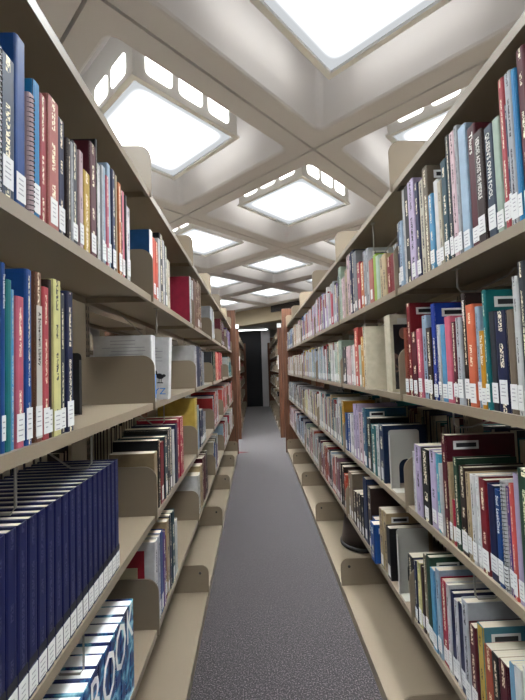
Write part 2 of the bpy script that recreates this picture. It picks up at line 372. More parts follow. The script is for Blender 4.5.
def bay_proto():
    t = thing('shelving_bay', (0, 0, 0), '', 'shelving')
    def post(y):
        p = MB()
        for s in (-1, 1): 
            a, b = sorted((s*.0265, s*.024)); p.box(a, b, y+.001, y+.033, 0, EYE+.80)
        p.box(-.024, .024, y+.001, y+.007, 0, EYE+.80)
        o = p.build('post', M['steel'], t)
        for s in (-1, 1):
            for yy in (.009, .025):
                q_ = MB()
                for k in range(76):
                    z = .12+k*.0254; a, b = sorted((s*.0264, s*.0269)); q_.box(a, b, y+yy-.0022, y+yy+.0022, z, z+.014)
                q_.build('slot_column', M['black'], o)
        return o
    post(0)
    for s in (-1, 1):
        for z in LV:
            mb = MB(); shelf_mesh(mb, s, z, FR_X, BAY); sh = mb.build('shelf', M['steel'], t)
            bracket(s, z, FR_X, .0018, .17, sh); bracket(s, z, FR_X, BAY-.0018, .17, sh)
        mb = MB(); a, b = sorted((s*UP_X, s*BASE_X)); mb.box(a, b, .0015, BAY-.0015, .054, .0565)
        a, b = sorted((s*BASE_X, s*(BASE_X-.0025))); mb.box(a, b, .0015, BAY-.0015, 0, .054)
        sh = mb.build('base_shelf', M['steel'], t)
        bracket(s, .0565, BASE_X-.004, .0018, .155, sh); bracket(s, .0565, BASE_X-.004, BAY-.0018, .155, sh, True)
    return t
bay0 = bay_proto()
ORD = ['nearest', 'second', 'third', 'fourth', 'fifth', 'sixth', 'seventh']
bay_used = [False]
def range_of_bays(cx, y0, nb, words, group, extra=''):
    for k in range(nb):
        o = copy_tree(bay0) if bay_used[0] else bay0
        bay_used[0] = True
        o.location = (cx, y0+k*BAY, 0)
        tag(o, f'{ORD[k]} bay of beige steel book shelving, {words}', 'shelving', group)
CL, CR = -.6275, .792
YB = J0-BAY
range_of_bays(CL, YB, 6, 'left side of the aisle', 'shelving bays left of the aisle')
range_of_bays(CR, YB, 6, 'right side of the aisle', 'shelving bays right of the aisle')
YE = YB+6*BAY
range_of_bays(CL-1.4195, YB, 6, 'in the range glimpsed behind the left shelves', 'shelving bays behind the left range')
range_of_bays(CR+1.4195, YB, 6, 'in the range hidden behind the right shelves', 'shelving bays behind the right range')
Y2 = 7.16
range_of_bays(CL, Y2, 6, 'far range on the left beyond the cross aisle', 'far shelving bays on the left')
range_of_bays(CR, Y2, 6, 'far range on the right beyond the cross aisle', 'far shelving bays on the right')
def end_panel(cx, y, h, words, sign):
    t = thing('end_panel', (cx, y, 0), words, 'end panel', 0, 'brown wooden end panels')
    MB().box(-.335, .335, 0, .035, 0, h).build('panel', M['wood'], t, bevel=.003)
    MB().box(-.3, .3, -.003, 0, .02, h-.05).build('liner', M['wood'], t)
    if sign:
        s = sign; x = s*.33
        MB().box(*sorted((x, x+s*.012)), -.001, .02, EYE-.05, EYE+.22).build('sign', M['sign'], t)
for cx, s, w in ((CL, 1, 'left'), (CR, -1, 'right')):
    end_panel(cx, YE+.003, EYE+.93, f'tall brown wooden end panel closing the near range on the {w}', None)
    end_panel(cx, Y2-.04, EYE+.83, f'brown wooden end panel starting the far range on the {w}, with white signs', s)
    end_panel(cx, Y2+6*BAY+.003, EYE+.83, f'brown wooden end panel at the far end of the far range on the {w}', None)
    end_panel(cx+(-1.4195 if s > 0 else 1.4195), YE+.003, EYE+.93, f'brown wooden end panel of the range hidden behind the {w} shelves', None)
    o = MB().box(-.042, .042, -.012, 0, -.042, .042).build('aisle_sign', M['sign']); 
    o.location = (cx+s*.30, Y2-.0445, EYE+.80)
    tag(o, f'small white square aisle sign at the top of the {w} far end panel', 'sign', 'small square aisle signs')
# ================================================================ books
PAL = dict(white=(226,226,224), cream=(222,212,186), tan=(196,172,132), taupe=(140,124,104), brown=(128,82,58), black=(26,26,30), charcoal=(62,66,74),
 grey=(130,134,138), navy=(26,36,82), blue=(26,82,158), teal=(24,128,132), green=(48,120,70), lime=(160,200,60), yellow=(232,200,90), mustard=(196,158,40), golden=(232,164,30),
 orange=(226,120,46), rust=(178,80,56), salmon=(214,120,110), maroon=(104,28,44), crimson=(196,32,66), pink=(226,110,132), rose=(196,76,84), lilac=(196,180,212), purple=(110,70,150),
 slate=(74,88,108), coral=(236,100,90), cyan=(80,190,214), red=(190,40,40), mauve=(150,100,120))
PAL.update({'dark brown': (62,42,38), 'light grey': (184,188,192), 'dark blue': (24,52,96), 'bright blue': (28,140,200), 'sky blue': (96,168,214), 'pale blue': (170,196,218),
 'royal blue': (24,60,160), 'dark teal': (30,78,92), 'teal blue': (56,120,156), 'dark green': (36,72,54), 'pale green': (178,198,180), 'pale yellow': (244,238,160), 'red rose': (188,58,68),
 'orange red': (216,78,46), 'orange pink': (240,120,80), 'dark red': (150,28,40), 'pale pink': (222,190,194), 'light blue': (130,180,212), 'bluish': (100,140,180)})
PAL = {k_: tuple(c_*(.66+.16*(sum(v_)/765)**.8) for c_ in v_) for k_, v_ in PAL.items()}
BOOKS = []     # side,row,y0,y1,height,colour,flags
RAW = [('L', 1, 0.531, 0.548, 0.227, 'white', 's'),
('L', 1, 0.548, 0.582, 0.23, 'slate', 'L'),
('L', 1, 0.583, 0.609, 0.287, 'blue', 'L'),
('L', 1, 0.612, 0.628, 0.21, 'pale pink', 's'),
('L', 1, 0.629, 0.649, 0.247, 'bright blue', 'L'),
('L', 1, 0.65, 0.671, 0.239, 'red rose', ''),
('L', 1, 0.672, 0.709, 0.254, 'salmon', 'L'),
('L', 1, 0.711, 0.736, 0.237, 'navy', 'L'),
('L', 1, 0.737, 0.752, 0.21, 'dark brown', ''),
('L', 1, 0.752, 0.764, 0.212, 'light grey', ''),
('L', 1, 0.765, 0.788, 0.223, 'charcoal', 'L'),
('L', 1, 0.79, 0.809, 0.217, 'pale pink', 'L'),
('L', 1, 0.81, 0.843, 0.185, 'mustard', ''),
('L', 1, 0.845, 0.878, 0.272, 'maroon', 'L'),
('L', 1, 0.881, 0.89, 0.299, 'black', ''),
('L', 1, 0.891, 0.907, 0.244, 'white', ''),
('L', 1, 0.908, 0.922, 0.25, 'light grey', 'L'),
('L', 1, 0.923, 0.935, 0.253, 'pale blue', 'L'),
('L', 1, 0.936, 0.954, 0.238, 'pink', 'L'),
('L', 1, 0.955, 0.977, 0.282, 'pale blue', 'L'),
('L', 1, 0.979, 1.002, 0.279, 'navy', 'L'),
('L', 1, 1.004, 1.017, 0.275, 'tan', ''),
('L', 1, 1.018, 1.04, 0.262, 'orange', 'L'),
('L', 1, 1.041, 1.058, 0.252, 'black', ''),
('L', 1, 1.06, 1.08, 0.259, 'pink', 'L'),
('L', 1, 1.082, 1.093, 0.255, 'charcoal', ''),
('L', 1, 1.095, 1.124, 0.228, 'white', 'L'),
('L', 1, 1.339, 1.373, 0.249, 'blue', 'f'),
('L', 1, 1.376, 1.449, 0.235, 'orange red', 'L'),
('L', 1, 1.452, 1.477, 0.257, 'white', ''),
('L', 1, 1.48, 1.531, 0.289, 'black', ''),
('L', 1, 1.534, 1.565, 0.279, 'white', ''),
('L', 1, 1.569, 1.605, 0.265, 'grey', 'L'),
('L', 1, 1.609, 1.655, 0.217, 'cream', ''),
('L', 1, 2.161, 2.293, 0.28, 'white', 'F'),
('L', 1, 2.305, 2.433, 0.301, 'brown', ''),
('L', 1, 2.442, 2.607, 0.324, 'brown', 'L'),
('L', 2, 0.526, 0.544, 0.271, 'pale blue', ''),
('L', 2, 0.544, 0.549, 0.266, 'yellow', 'L'),
('L', 2, 0.549, 0.558, 0.283, 'blue', 'LtThe Libraries of Rome'),
('L', 2, 0.558, 0.572, 0.26, 'teal', ''),
('L', 2, 0.572, 0.58, 0.247, 'sky blue', ''),
('L', 2, 0.581, 0.602, 0.239, 'pink', 'L'),
('L', 2, 0.603, 0.62, 0.288, 'blue', 'L'),
('L', 2, 0.621, 0.626, 0.215, 'red', ''),
('L', 2, 0.627, 0.647, 0.29, 'brown', 'LW'),
('L', 2, 0.649, 0.67, 0.269, 'rose', 'L'),
('L', 2, 0.671, 0.681, 0.287, 'dark brown', 'L'),
('L', 2, 0.681, 0.708, 0.29, 'pale yellow', 'L'),
('L', 2, 0.709, 0.728, 0.27, 'charcoal', 'L'),
('L', 2, 0.729, 0.756, 0.278, 'navy', 'L'),
('L', 2, 1.34, 1.418, 0.244, 'white', 'J'),
('L', 2, 1.441, 1.504, 0.244, 'white', 'M'),
('L', 2, 2.239, 2.366, 0.26, 'white', 'L'),
('L', 2, 2.375, 2.576, 0.263, 'navy', ''),
('L', 2, 2.586, 2.677, 0.236, 'light grey', ''),
('L', 2, 3.329, 3.5, 0.269, 'dark green', ''),
('L', 2, 3.518, 3.793, 0.269, 'coral', ''),
('L', 2, 3.814, 4.202, 0.282, 'crimson', ''),
('L', 3, 1.346, 1.39, 0.21, 'tan', ''),
('L', 3, 1.394, 1.426, 0.246, 'black', ''),
('L', 3, 1.429, 1.48, 0.229, 'dark red', 'L'),
('L', 3, 1.484, 1.539, 0.242, 'dark teal', 'L'),
('L', 3, 1.542, 1.574, 0.258, 'black', ''),
('L', 3, 1.578, 1.631, 0.259, 'charcoal', 'L'),
('L', 3, 1.635, 1.677, 0.242, 'white', ''),
('L', 3, 1.681, 1.731, 0.26, 'navy', ''),
('L', 3, 1.735, 1.879, 0.274, 'crimson', ''),
('L', 3, 2.183, 2.335, 0.327, 'yellow', ''),
('L', 3, 2.343, 2.419, 0.278, 'pale blue', ''),
('L', 3, 2.427, 2.582, 0.232, 'navy', 'L'),
('L', 3, 2.592, 2.712, 0.201, 'light grey', 'L'),
('L', 4, 1.316, 1.365, 0.304, 'white', 'R'),
('L', 4, 1.368, 1.397, 0.296, 'light grey', 'L'),
('L', 4, 1.4, 1.439, 0.305, 'blue', 'L'),
('L', 4, 1.442, 1.473, 0.274, 'purple', ''),
('L', 4, 1.476, 1.503, 0.237, 'dark red', 'L'),
('L', 4, 1.506, 1.549, 0.287, 'tan', 'L'),
('L', 4, 1.553, 1.586, 0.295, 'navy', ''),
('L', 4, 1.589, 1.64, 0.306, 'dark teal', 'L'),
('L', 4, 1.644, 1.696, 0.229, 'white', ''),
('L', 4, 2.181, 2.275, 0.235, 'white', ''),
('L', 4, 2.283, 2.378, 0.266, 'tan', ''),
('L', 4, 2.386, 2.514, 0.33, 'maroon', ''),
('L', 4, 2.523, 2.64, 0.313, 'dark brown', ''),
('R', 1, 0.67, 0.692, 0.354, 'maroon', 'L'),
('R', 1, 0.692, 0.704, 0.307, 'bright blue', 'L'),
('R', 1, 0.704, 0.724, 0.314, 'light grey', 'L'),
('R', 1, 0.724, 0.732, 0.257, 'dark blue', 'L'),
('R', 1, 0.733, 0.75, 0.322, 'rose', 'L'),
('R', 1, 0.751, 0.774, 0.251, 'pale green', 'L'),
('R', 1, 0.775, 0.803, 0.251, 'slate', "LtQUEEN'S OWN FOOL"),
('R', 1, 0.804, 0.835, 0.259, 'dark brown', 'LtHEROES ACROSS THE MIDDLE'),
('R', 1, 0.835, 0.867, 0.293, 'maroon', 'LtThurs'),
('R', 1, 0.868, 0.901, 0.315, 'pale blue', 'L'),
('R', 1, 0.902, 0.918, 0.332, 'light grey', 'L'),
('R', 1, 0.919, 0.943, 0.33, 'pale pink', 'L'),
('R', 1, 0.944, 0.962, 0.342, 'charcoal', 'L'),
('R', 1, 0.964, 0.993, 0.282, 'dark teal', 'L'),
('R', 1, 0.995, 1.015, 0.236, 'cream', 'Lu'),
('R', 1, 1.017, 1.043, 0.252, 'white', 'L'),
('R', 1, 1.044, 1.07, 0.223, 'sky blue', 'L'),
('R', 1, 1.071, 1.102, 0.322, 'taupe', 'c'),
('R', 1, 1.103, 1.135, 0.298, 'cream', ''),
('R', 1, 1.137, 1.164, 0.304, 'navy', 'L'),
('R', 1, 1.165, 1.209, 0.333, 'lilac', 'L'),
('R', 1, 1.211, 1.249, 0.338, 'black', ''),
('R', 1, 1.251, 1.266, 0.338, 'white', ''),
('R', 1, 1.268, 1.295, 0.232, 'pale blue', 'L'),
('R', 1, 1.296, 1.334, 0.234, 'navy', 'L'),
('R', 1, 1.328, 1.356, 0.169, 'light grey', ''),
('R', 1, 1.359, 1.433, 0.144, 'dark red', ''),
('R', 1, 1.437, 1.516, 0.168, 'tan', ''),
('R', 1, 1.518, 1.555, 0.187, 'pale green', ''),
('R', 1, 1.557, 1.599, 0.204, 'lime', ''),
('R', 1, 1.602, 1.659, 0.197, 'salmon', 'L'),
('R', 1, 1.662, 1.73, 0.264, 'light grey', 'c'),
('R', 1, 1.735, 1.788, 0.221, 'orange', 'L'),
('R', 1, 1.791, 1.844, 0.237, 'crimson', 'L'),
('R', 1, 1.847, 1.901, 0.311, 'grey', 'L'),
('R', 1, 1.905, 1.977, 0.338, 'navy', 'L'),
('R', 1, 1.981, 2.038, 0.332, 'pale pink', ''),
('R', 1, 2.043, 2.106, 0.27, 'tan', ''),
('R', 1, 2.111, 2.179, 0.241, 'pale pink', ''),
('R', 1, 2.184, 2.251, 0.321, 'pale green', ''),
('R', 2, 0.706, 0.725, 0.308, 'charcoal', 'L'),
('R', 2, 0.726, 0.742, 0.283, 'white', 'L'),
('R', 2, 0.743, 0.765, 0.218, 'taupe', 'L'),
('R', 2, 0.766, 0.803, 0.22, 'navy', 'L'),
('R', 2, 0.804, 0.826, 0.223, 'charcoal', 'L'),
('R', 2, 0.827, 0.841, 0.275, 'teal', 'Lc'),
('R', 2, 0.842, 0.861, 0.183, 'golden', 'LtThe Dawn Eater'),
('R', 2, 0.862, 0.877, 0.243, 'pale blue', 'Lc'),
('R', 2, 0.878, 0.909, 0.252, 'orange pink', 'L'),
('R', 2, 0.911, 0.932, 0.285, 'dark brown', 'LutInvitation'),
('R', 2, 0.934, 0.958, 0.227, 'light grey', 'L'),
('R', 2, 0.96, 0.982, 0.219, 'maroon', 'L'),
('R', 2, 0.984, 1.015, 0.237, 'pink', 'L'),
('R', 2, 1.017, 1.045, 0.218, 'sky blue', 'L'),
('R', 2, 1.046, 1.063, 0.221, 'white', 'L'),
('R', 2, 1.064, 1.089, 0.286, 'royal blue', 'Lc'),
('R', 2, 1.091, 1.127, 0.218, 'dark brown', 'L'),
('R', 2, 1.128, 1.16, 0.26, 'pale blue', 'L'),
('R', 2, 1.163, 1.194, 0.222, 'pink', 'L'),
('R', 2, 1.197, 1.24, 0.216, 'maroon', 'L'),
('R', 2, 1.242, 1.273, 0.318, 'dark red', 'Lc'),
('R', 2, 1.275, 1.302, 0.237, 'rust', 'L'),
('R', 2, 1.393, 1.465, 0.304, 'cream', 'A'),
('R', 2, 1.606, 1.643, 0.278, 'cream', 'p'),
('R', 2, 1.649, 1.681, 0.218, 'teal', ''),
('R', 2, 1.685, 1.725, 0.207, 'pink', 'L'),
('R', 2, 1.73, 1.769, 0.185, 'orange', 'L'),
('R', 2, 1.785, 1.829, 0.248, 'golden', ''),
('R', 2, 1.835, 1.878, 0.211, 'pale green', 'L'),
('R', 2, 1.882, 1.947, 0.304, 'coral', 'L'),
('R', 2, 1.953, 2.033, 0.22, 'white', 'L'),
('R', 2, 2.04, 2.132, 0.219, 'pale pink', 'L'),
('R', 2, 2.144, 2.234, 0.219, 'charcoal', 'L'),
('R', 3, 0.723, 0.759, 0.284, 'dark green', 'L'),
('R', 3, 0.761, 0.778, 0.268, 'lilac', 'L'),
('R', 3, 0.779, 0.792, 0.242, 'coral', 'L'),
('R', 3, 0.793, 0.805, 0.232, 'purple', 'L'),
('R', 3, 0.806, 0.822, 0.24, 'white', 'Ls'),
('R', 3, 0.823, 0.842, 0.214, 'blue', 'LtSoul  LookClose'),
('R', 3, 0.843, 0.871, 0.218, 'navy', 'L'),
('R', 3, 0.872, 0.901, 0.222, 'dark red', 'L'),
('R', 3, 0.903, 0.916, 0.225, 'white', 'L'),
('R', 3, 0.917, 0.935, 0.221, 'white', 'L'),
('R', 3, 0.937, 0.956, 0.22, 'tan', 'L'),
('R', 3, 0.958, 0.989, 0.228, 'dark brown', 'Lu'),
('R', 3, 0.99, 1.015, 0.244, 'dark green', 'Lc'),
('R', 3, 1.017, 1.032, 0.124, 'crimson', 'L'),
('R', 3, 1.034, 1.049, 0.221, 'tan', 'L'),
('R', 3, 1.05, 1.078, 0.295, 'maroon', 'c'),
('R', 3, 1.08, 1.095, 0.206, 'white', 'L'),
('R', 3, 1.096, 1.114, 0.231, 'cyan', 'L'),
('R', 3, 1.115, 1.153, 0.234, 'lilac', 'Lc'),
('R', 3, 1.155, 1.21, 0.229, 'black', 'L'),
('R', 3, 1.212, 1.252, 0.231, 'lilac', 'c'),
('R', 3, 1.254, 1.273, 0.201, 'white', ''),
('R', 3, 1.563, 1.622, 0.242, 'dark blue', 'L'),
('R', 3, 1.626, 1.664, 0.229, 'white', 'L'),
('R', 3, 1.668, 1.734, 0.225, 'teal', 'L'),
('R', 3, 1.739, 1.797, 0.248, 'black', 'L'),
('R', 3, 1.801, 1.872, 0.288, 'teal blue', 'Lc'),
('R', 3, 1.877, 1.939, 0.254, 'pale pink', 'L'),
('R', 3, 1.945, 2.031, 0.293, 'lilac', 'L'),
('R', 3, 2.037, 2.124, 0.222, 'white', 'L'),
('R', 3, 2.13, 2.221, 0.221, 'blue', 'L'),
('R', 3, 2.228, 2.295, 0.284, 'golden', 'L'),
('R', 4, 0.743, 0.779, 0.261, 'white', 'L'),
('R', 4, 0.782, 0.806, 0.243, 'white', 'L'),
('R', 4, 0.808, 0.829, 0.23, 'light blue', 'L'),
('R', 4, 0.83, 0.86, 0.214, 'maroon', 'u'),
('R', 4, 0.861, 0.887, 0.209, 'black', ''),
('R', 4, 0.888, 0.919, 0.203, 'rust', ''),
('R', 4, 0.92, 0.944, 0.237, 'yellow', 'c'),
('R', 4, 0.945, 0.975, 0.218, 'maroon', 'L'),
('R', 4, 0.976, 1.005, 0.261, 'light grey', 'L'),
('R', 4, 1.006, 1.029, 0.234, 'navy', 'L'),
('R', 4, 1.031, 1.049, 0.231, 'white', 'L'),
('R', 4, 1.05, 1.072, 0.24, 'navy', 'L'),
('R', 4, 1.074, 1.092, 0.25, 'white', 'L'),
('R', 4, 1.094, 1.127, 0.245, 'crimson', 'L'),
('R', 4, 1.129, 1.152, 0.261, 'pale blue', 'L'),
('R', 4, 1.154, 1.182, 0.246, 'sky blue', 'L'),
('R', 4, 1.184, 1.212, 0.271, 'dark green', 'Lc'),
('R', 4, 1.214, 1.236, 0.261, 'taupe', 'L'),
('R', 4, 1.238, 1.258, 0.213, 'dark brown', 'L'),
('R', 4, 1.261, 1.283, 0.214, 'pale yellow', 'L'),
('R', 4, 1.286, 1.307, 0.208, 'navy', 'L'),
('R', 4, 1.309, 1.366, 0.198, 'black', ''),
('R', 4, 1.536, 1.578, 0.21, 'black', 'L'),
('R', 4, 1.58, 1.667, 0.254, 'tan', 'c'),
('R', 4, 1.671, 1.778, 0.17, 'blue', 'Pc'),
('R', 4, 1.782, 1.839, 0.293, 'dark brown', 'L'),
('R', 4, 1.844, 1.909, 0.317, 'dark blue', 'L'),
('R', 4, 1.913, 1.995, 0.206, 'black', 'L'),
('R', 4, 2.001, 2.107, 0.188, 'dark brown', 'L'),
('R', 4, 2.114, 2.212, 0.266, 'taupe', 'L'),
('R', 4, 2.219, 2.314, 0.219, 'orange red', 'L')]
for s, r, y0, y1, h, c, fl0 in RAW:
    fl = fl0.split('t')[0]+('t' if 't' in fl0 else '')
    h = min(h, .335)
    if s == 'L' and r == 4: h = min(h, .29)
    if 'J' in fl: y1 = y0+.05
    if s == 'L' and r == 4 and 2.05 < y0 < 2.7: y0 += .13; y1 += .13
    if 'A' in fl: y0 += .03; y1 += .02
    if 'M' in fl: y0, y1 = 1.46, 1.505
    n = max(1, round((y1-y0)/.045)) if not any(q_ in fl for q_ in 'JMARt') else 1
    for k in range(n):
        BOOKS.append([s, r, y0+(y1-y0)*k/n, y0+(y1-y0)*(k+1)/n-.0006, h*(1-.012*(k % 2)), c, fl0 if k == 0 or fl in ('L', '') else 'L'])
def fill(side, row, ystart, yend, pal, tr=(.015, .04), hr=(.21, .28), pf='L', seed=0):
    rnd = random.Random(seed*97+row*13+(5 if side == 'L' else 0)); y = ystart
    while y < yend-.02:
        t = rnd.uniform(*tr); c = rnd.choice(pal); h = rnd.uniform(*hr)
        if y+t > yend: break
        BOOKS.append([side, row, y, y+t-.0006, h, c, 'Lx' if rnd.random() < .75 else 'x']); y += t
J = [J0+BAY*k for k in range(0, 6)]    # J[0] = first joint in view
# left range, farther bays: short rows that start right behind the joint plate
fill('L', 1, J[2]+.01, J[2]+.33, ['white', 'light grey', 'white', 'cream'], hr=(.24, .28), seed=1)
fill('L', 1, J[3]+.01, J[3]+.5, ['maroon', 'maroon', 'dark brown'], hr=(.24, .29), seed=2)
fill('L', 1, J[4]+.01, J[4]+.7, ['purple', 'purple', 'lilac', 'white'], hr=(.25, .29), seed=3)
fill('L', 2, J[2]+.01, J[2]+.10, ['charcoal', 'black'], seed=4)
fill('L', 2, J[4]+.01, J[4]+.75, ['teal', 'teal', 'dark teal', 'white'], hr=(.24, .28), seed=5)
fill('L', 3, J[2]+.01, J[2]+.55, ['red', 'navy', 'white', 'red', 'black'], hr=(.24, .30), seed=6)
fill('L', 3, J[3]+.01, J[3]+.75, ['red', 'coral', 'salmon', 'white', 'coral'], hr=(.26, .31), seed=7)
fill('L', 3, J[4]+.01, J[4]+.85, ['pale pink', 'coral', 'white', 'salmon'], hr=(.26, .31), seed=8)
fill('L', 4, J[2]+.01, J[2]+.40, ['dark blue', 'blue', 'white', 'white', 'mauve'], hr=(.24, .30), seed=9)
fill('L', 4, J[3]+.01, J[3]+.7, ['red', 'white', 'red', 'white'], hr=(.24, .28), seed=10)
fill('L', 4, J[4]+.01, J[4]+.8, ['red', 'white', 'crimson', 'white'], hr=(.24, .28), seed=11)
# right range: full rows all the way
pale = ['white', 'pale pink', 'light grey', 'pale green', 'pale blue', 'cream', 'white', 'salmon', 'teal', 'tan', 'charcoal', 'lilac', 'mauve']
fill('R', 1, J[1]+.01, J[2]-.01, ['pale green', 'white', 'pale blue', 'crimson', 'purple', 'lilac', 'pink', 'white', 'yellow', 'light grey', 'teal'], (.012, .03), (.22, .29), seed=20)
fill('R', 1, J[2]+.01, J[3]-.01, ['white', 'white', 'blue', 'salmon', 'rose', 'pale pink', 'lilac', 'tan'], (.015, .035), (.22, .27), seed=21)
fill('R', 1, J[3]+.01, J[4]-.01, ['cream', 'cream', 'pale pink', 'tan', 'white', 'rose'], (.015, .035), (.22, .27), seed=22)
fill('R', 1, J[4]+.01, J[5]-.01, ['white', 'blue', 'charcoal', 'dark blue', 'pale blue'], (.015, .035), (.22, .27), seed=23)
fill('R', 2, J[1]+.02, J[1]+.27, ['white', 'cream', 'pale green'], (.03, .05), (.25, .27), seed=24)
fill('R', 2, J[1]+.28, J[2]-.01, ['white', 'light grey', 'dark brown', 'pale blue', 'teal', 'rose', 'white'], (.012, .03), (.22, .28), seed=25)
fill('R', 2, J[2]+.01, J[3]-.01, ['white', 'yellow', 'rust', 'teal', 'cream', 'light grey', 'pale blue'], (.012, .03), (.22, .28), seed=26)
fill('R', 2, J[3]+.01, J[4]-.01, ['cream', 'white', 'tan', 'brown', 'white', 'cream'], (.015, .035), (.22, .26), seed=27)
fill('R', 2, J[4]+.01, J[5]-.01, ['white', 'cream', 'rust', 'cream'], (.015, .035), (.22, .26), seed=28)
fill('R', 3, J[1]+.01, J[2]-.01, ['light grey', 'white', 'crimson', 'teal', 'dark teal', 'cream', 'tan', 'grey', 'navy'], (.012, .035), (.24, .30), seed=29)
fill('R', 3, J[2]+.01, J[3]-.01, ['white', 'tan', 'cream', 'grey', 'mauve', 'white', 'pale yellow'], (.012, .03), (.22, .28), seed=30)
fill('R', 3, J[3]+.01, J[4]-.01, ['grey', 'light grey', 'white', 'charcoal', 'tan'], (.015, .03), (.22, .27), seed=31)
fill('R', 3, J[4]+.01, J[5]-.01, ['light grey', 'white', 'charcoal', 'grey'], (.015, .03), (.22, .27), seed=32)
fill('R', 4, J[1]+.09, J[1]+.20, ['dark brown', 'black'], (.04, .055), (.24, .26), seed=33)
fill('R', 4, J[1]+.21, J[2]-.01, ['maroon', 'rust', 'mauve', 'dark brown', 'maroon', 'salmon', 'black', 'charcoal'], (.015, .035), (.22, .27), seed=34)
fill('R', 4, J[2]+.01, J[3]-.01, ['pale pink', 'pale green', 'rust', 'light grey', 'green', 'grey'], (.015, .035), (.22, .28), seed=35)
fill('R', 4, J[3]+.01, J[4]-.01, ['navy', 'pale blue', 'light grey', 'navy'], (.015, .035), (.22, .28), seed=36)
fill('R', 4, J[4]+.01, J[5]-.01, ['white', 'mauve', 'light grey', 'pale pink'], (.015, .035), (.22, .27), seed=37)
# runs at the frame edge
fill('R', 2, .44, .655, ['pale blue', 'dark brown', 'charcoal', 'white'], (.02, .035), (.24, .30), seed=38)
fill('R', 1, .44, .66, ['maroon', 'navy', 'white', 'grey'], (.015, .03), (.22, .30), seed=39)
fill('R', 3, .44, .63, ['white', 'lilac', 'coral', 'navy'], (.015, .03), (.22, .28), seed=40)
fill('R', 4, .44, .565, ['white', 'light blue', 'maroon'], (.015, .03), (.22, .28), seed=41)
fill('L', 1, .44, .52, ['white', 'navy'], (.015, .03), (.22, .26), seed=42)
fill('L', 2, .44, .50, ['pale blue', 'white'], (.015, .03), (.22, .26), seed=43)
# the navy bound volumes and the picture-spine encyclopedia set on the left
y = .425; k = 0
rv = random.Random(3)
while y < .988:
    t = (.993-.425)/22
    BOOKS.append(['L', 3, y, y+t-.0012, .277, 'navy', 'V']); y += t; k += 1
BOOKS[-1][6] = 'VZ'
y = .445; k = 0
while y < 1.085:
    t = (1.095-.445)/19
    BOOKS.append(['L', 4, y, y+t-.001, .242, 'dark blue', 'E%d' % k]); y += t; k += 1
PLANE = {'L': CL+FR_X, 'R': CR-FR_X}
BOOKS.sort(key=lambda b: (b[0], b[1], b[2]))
# keep books clear of the joint plates and of one another
prev = None
for b in BOOKS:
    for jy in J+[YB]:
        if b[2] < jy+.006 and b[3] > jy-.006:
            if (b[2]+b[3])/2 > jy-(.07 if b[0] == 'L' else 0):
                b[2] = jy+.006; b[3] = max(b[3], b[2]+.008)
            else: b[3] = jy-.006
    prev = b
BOOKS.sort(key=lambda b: (b[0], b[1], b[2] if not any(jy-.07 < b[2] < jy+.0065 for jy in J) else b[2]+(b[3]-b[2])*.01))
prev = None
for b in BOOKS:
    if prev and prev[0] == b[0] and prev[1] == b[1] and b[2] < prev[3]+.0004:
        w_ = b[3]-b[2]; b[2] = prev[3]+.0006; b[3] = max(min(b[3], b[2]+w_), b[2]+min(w_, .014))
        for jy in J:
            if b[2] < jy+.005 and b[3] > jy-.004: b[2] = jy+.006; b[3] = b[2]+w_
    prev = b
BOOKS = [b for b in BOOKS if b[3]-b[2] > .005]
def face_col(c, rnd):
    r, g, b = PAL[c]; k = rnd.uniform(.9, 1.08); return lin((min(1, r/255*k), min(1, g/255*k), min(1, b/255*k)))
def tcol_for(c):
    r, g, b = PAL[c]; return lin((.16, .14, .18)) if (r+g+b)/3 > 125 else lin((.86, .82, .70))
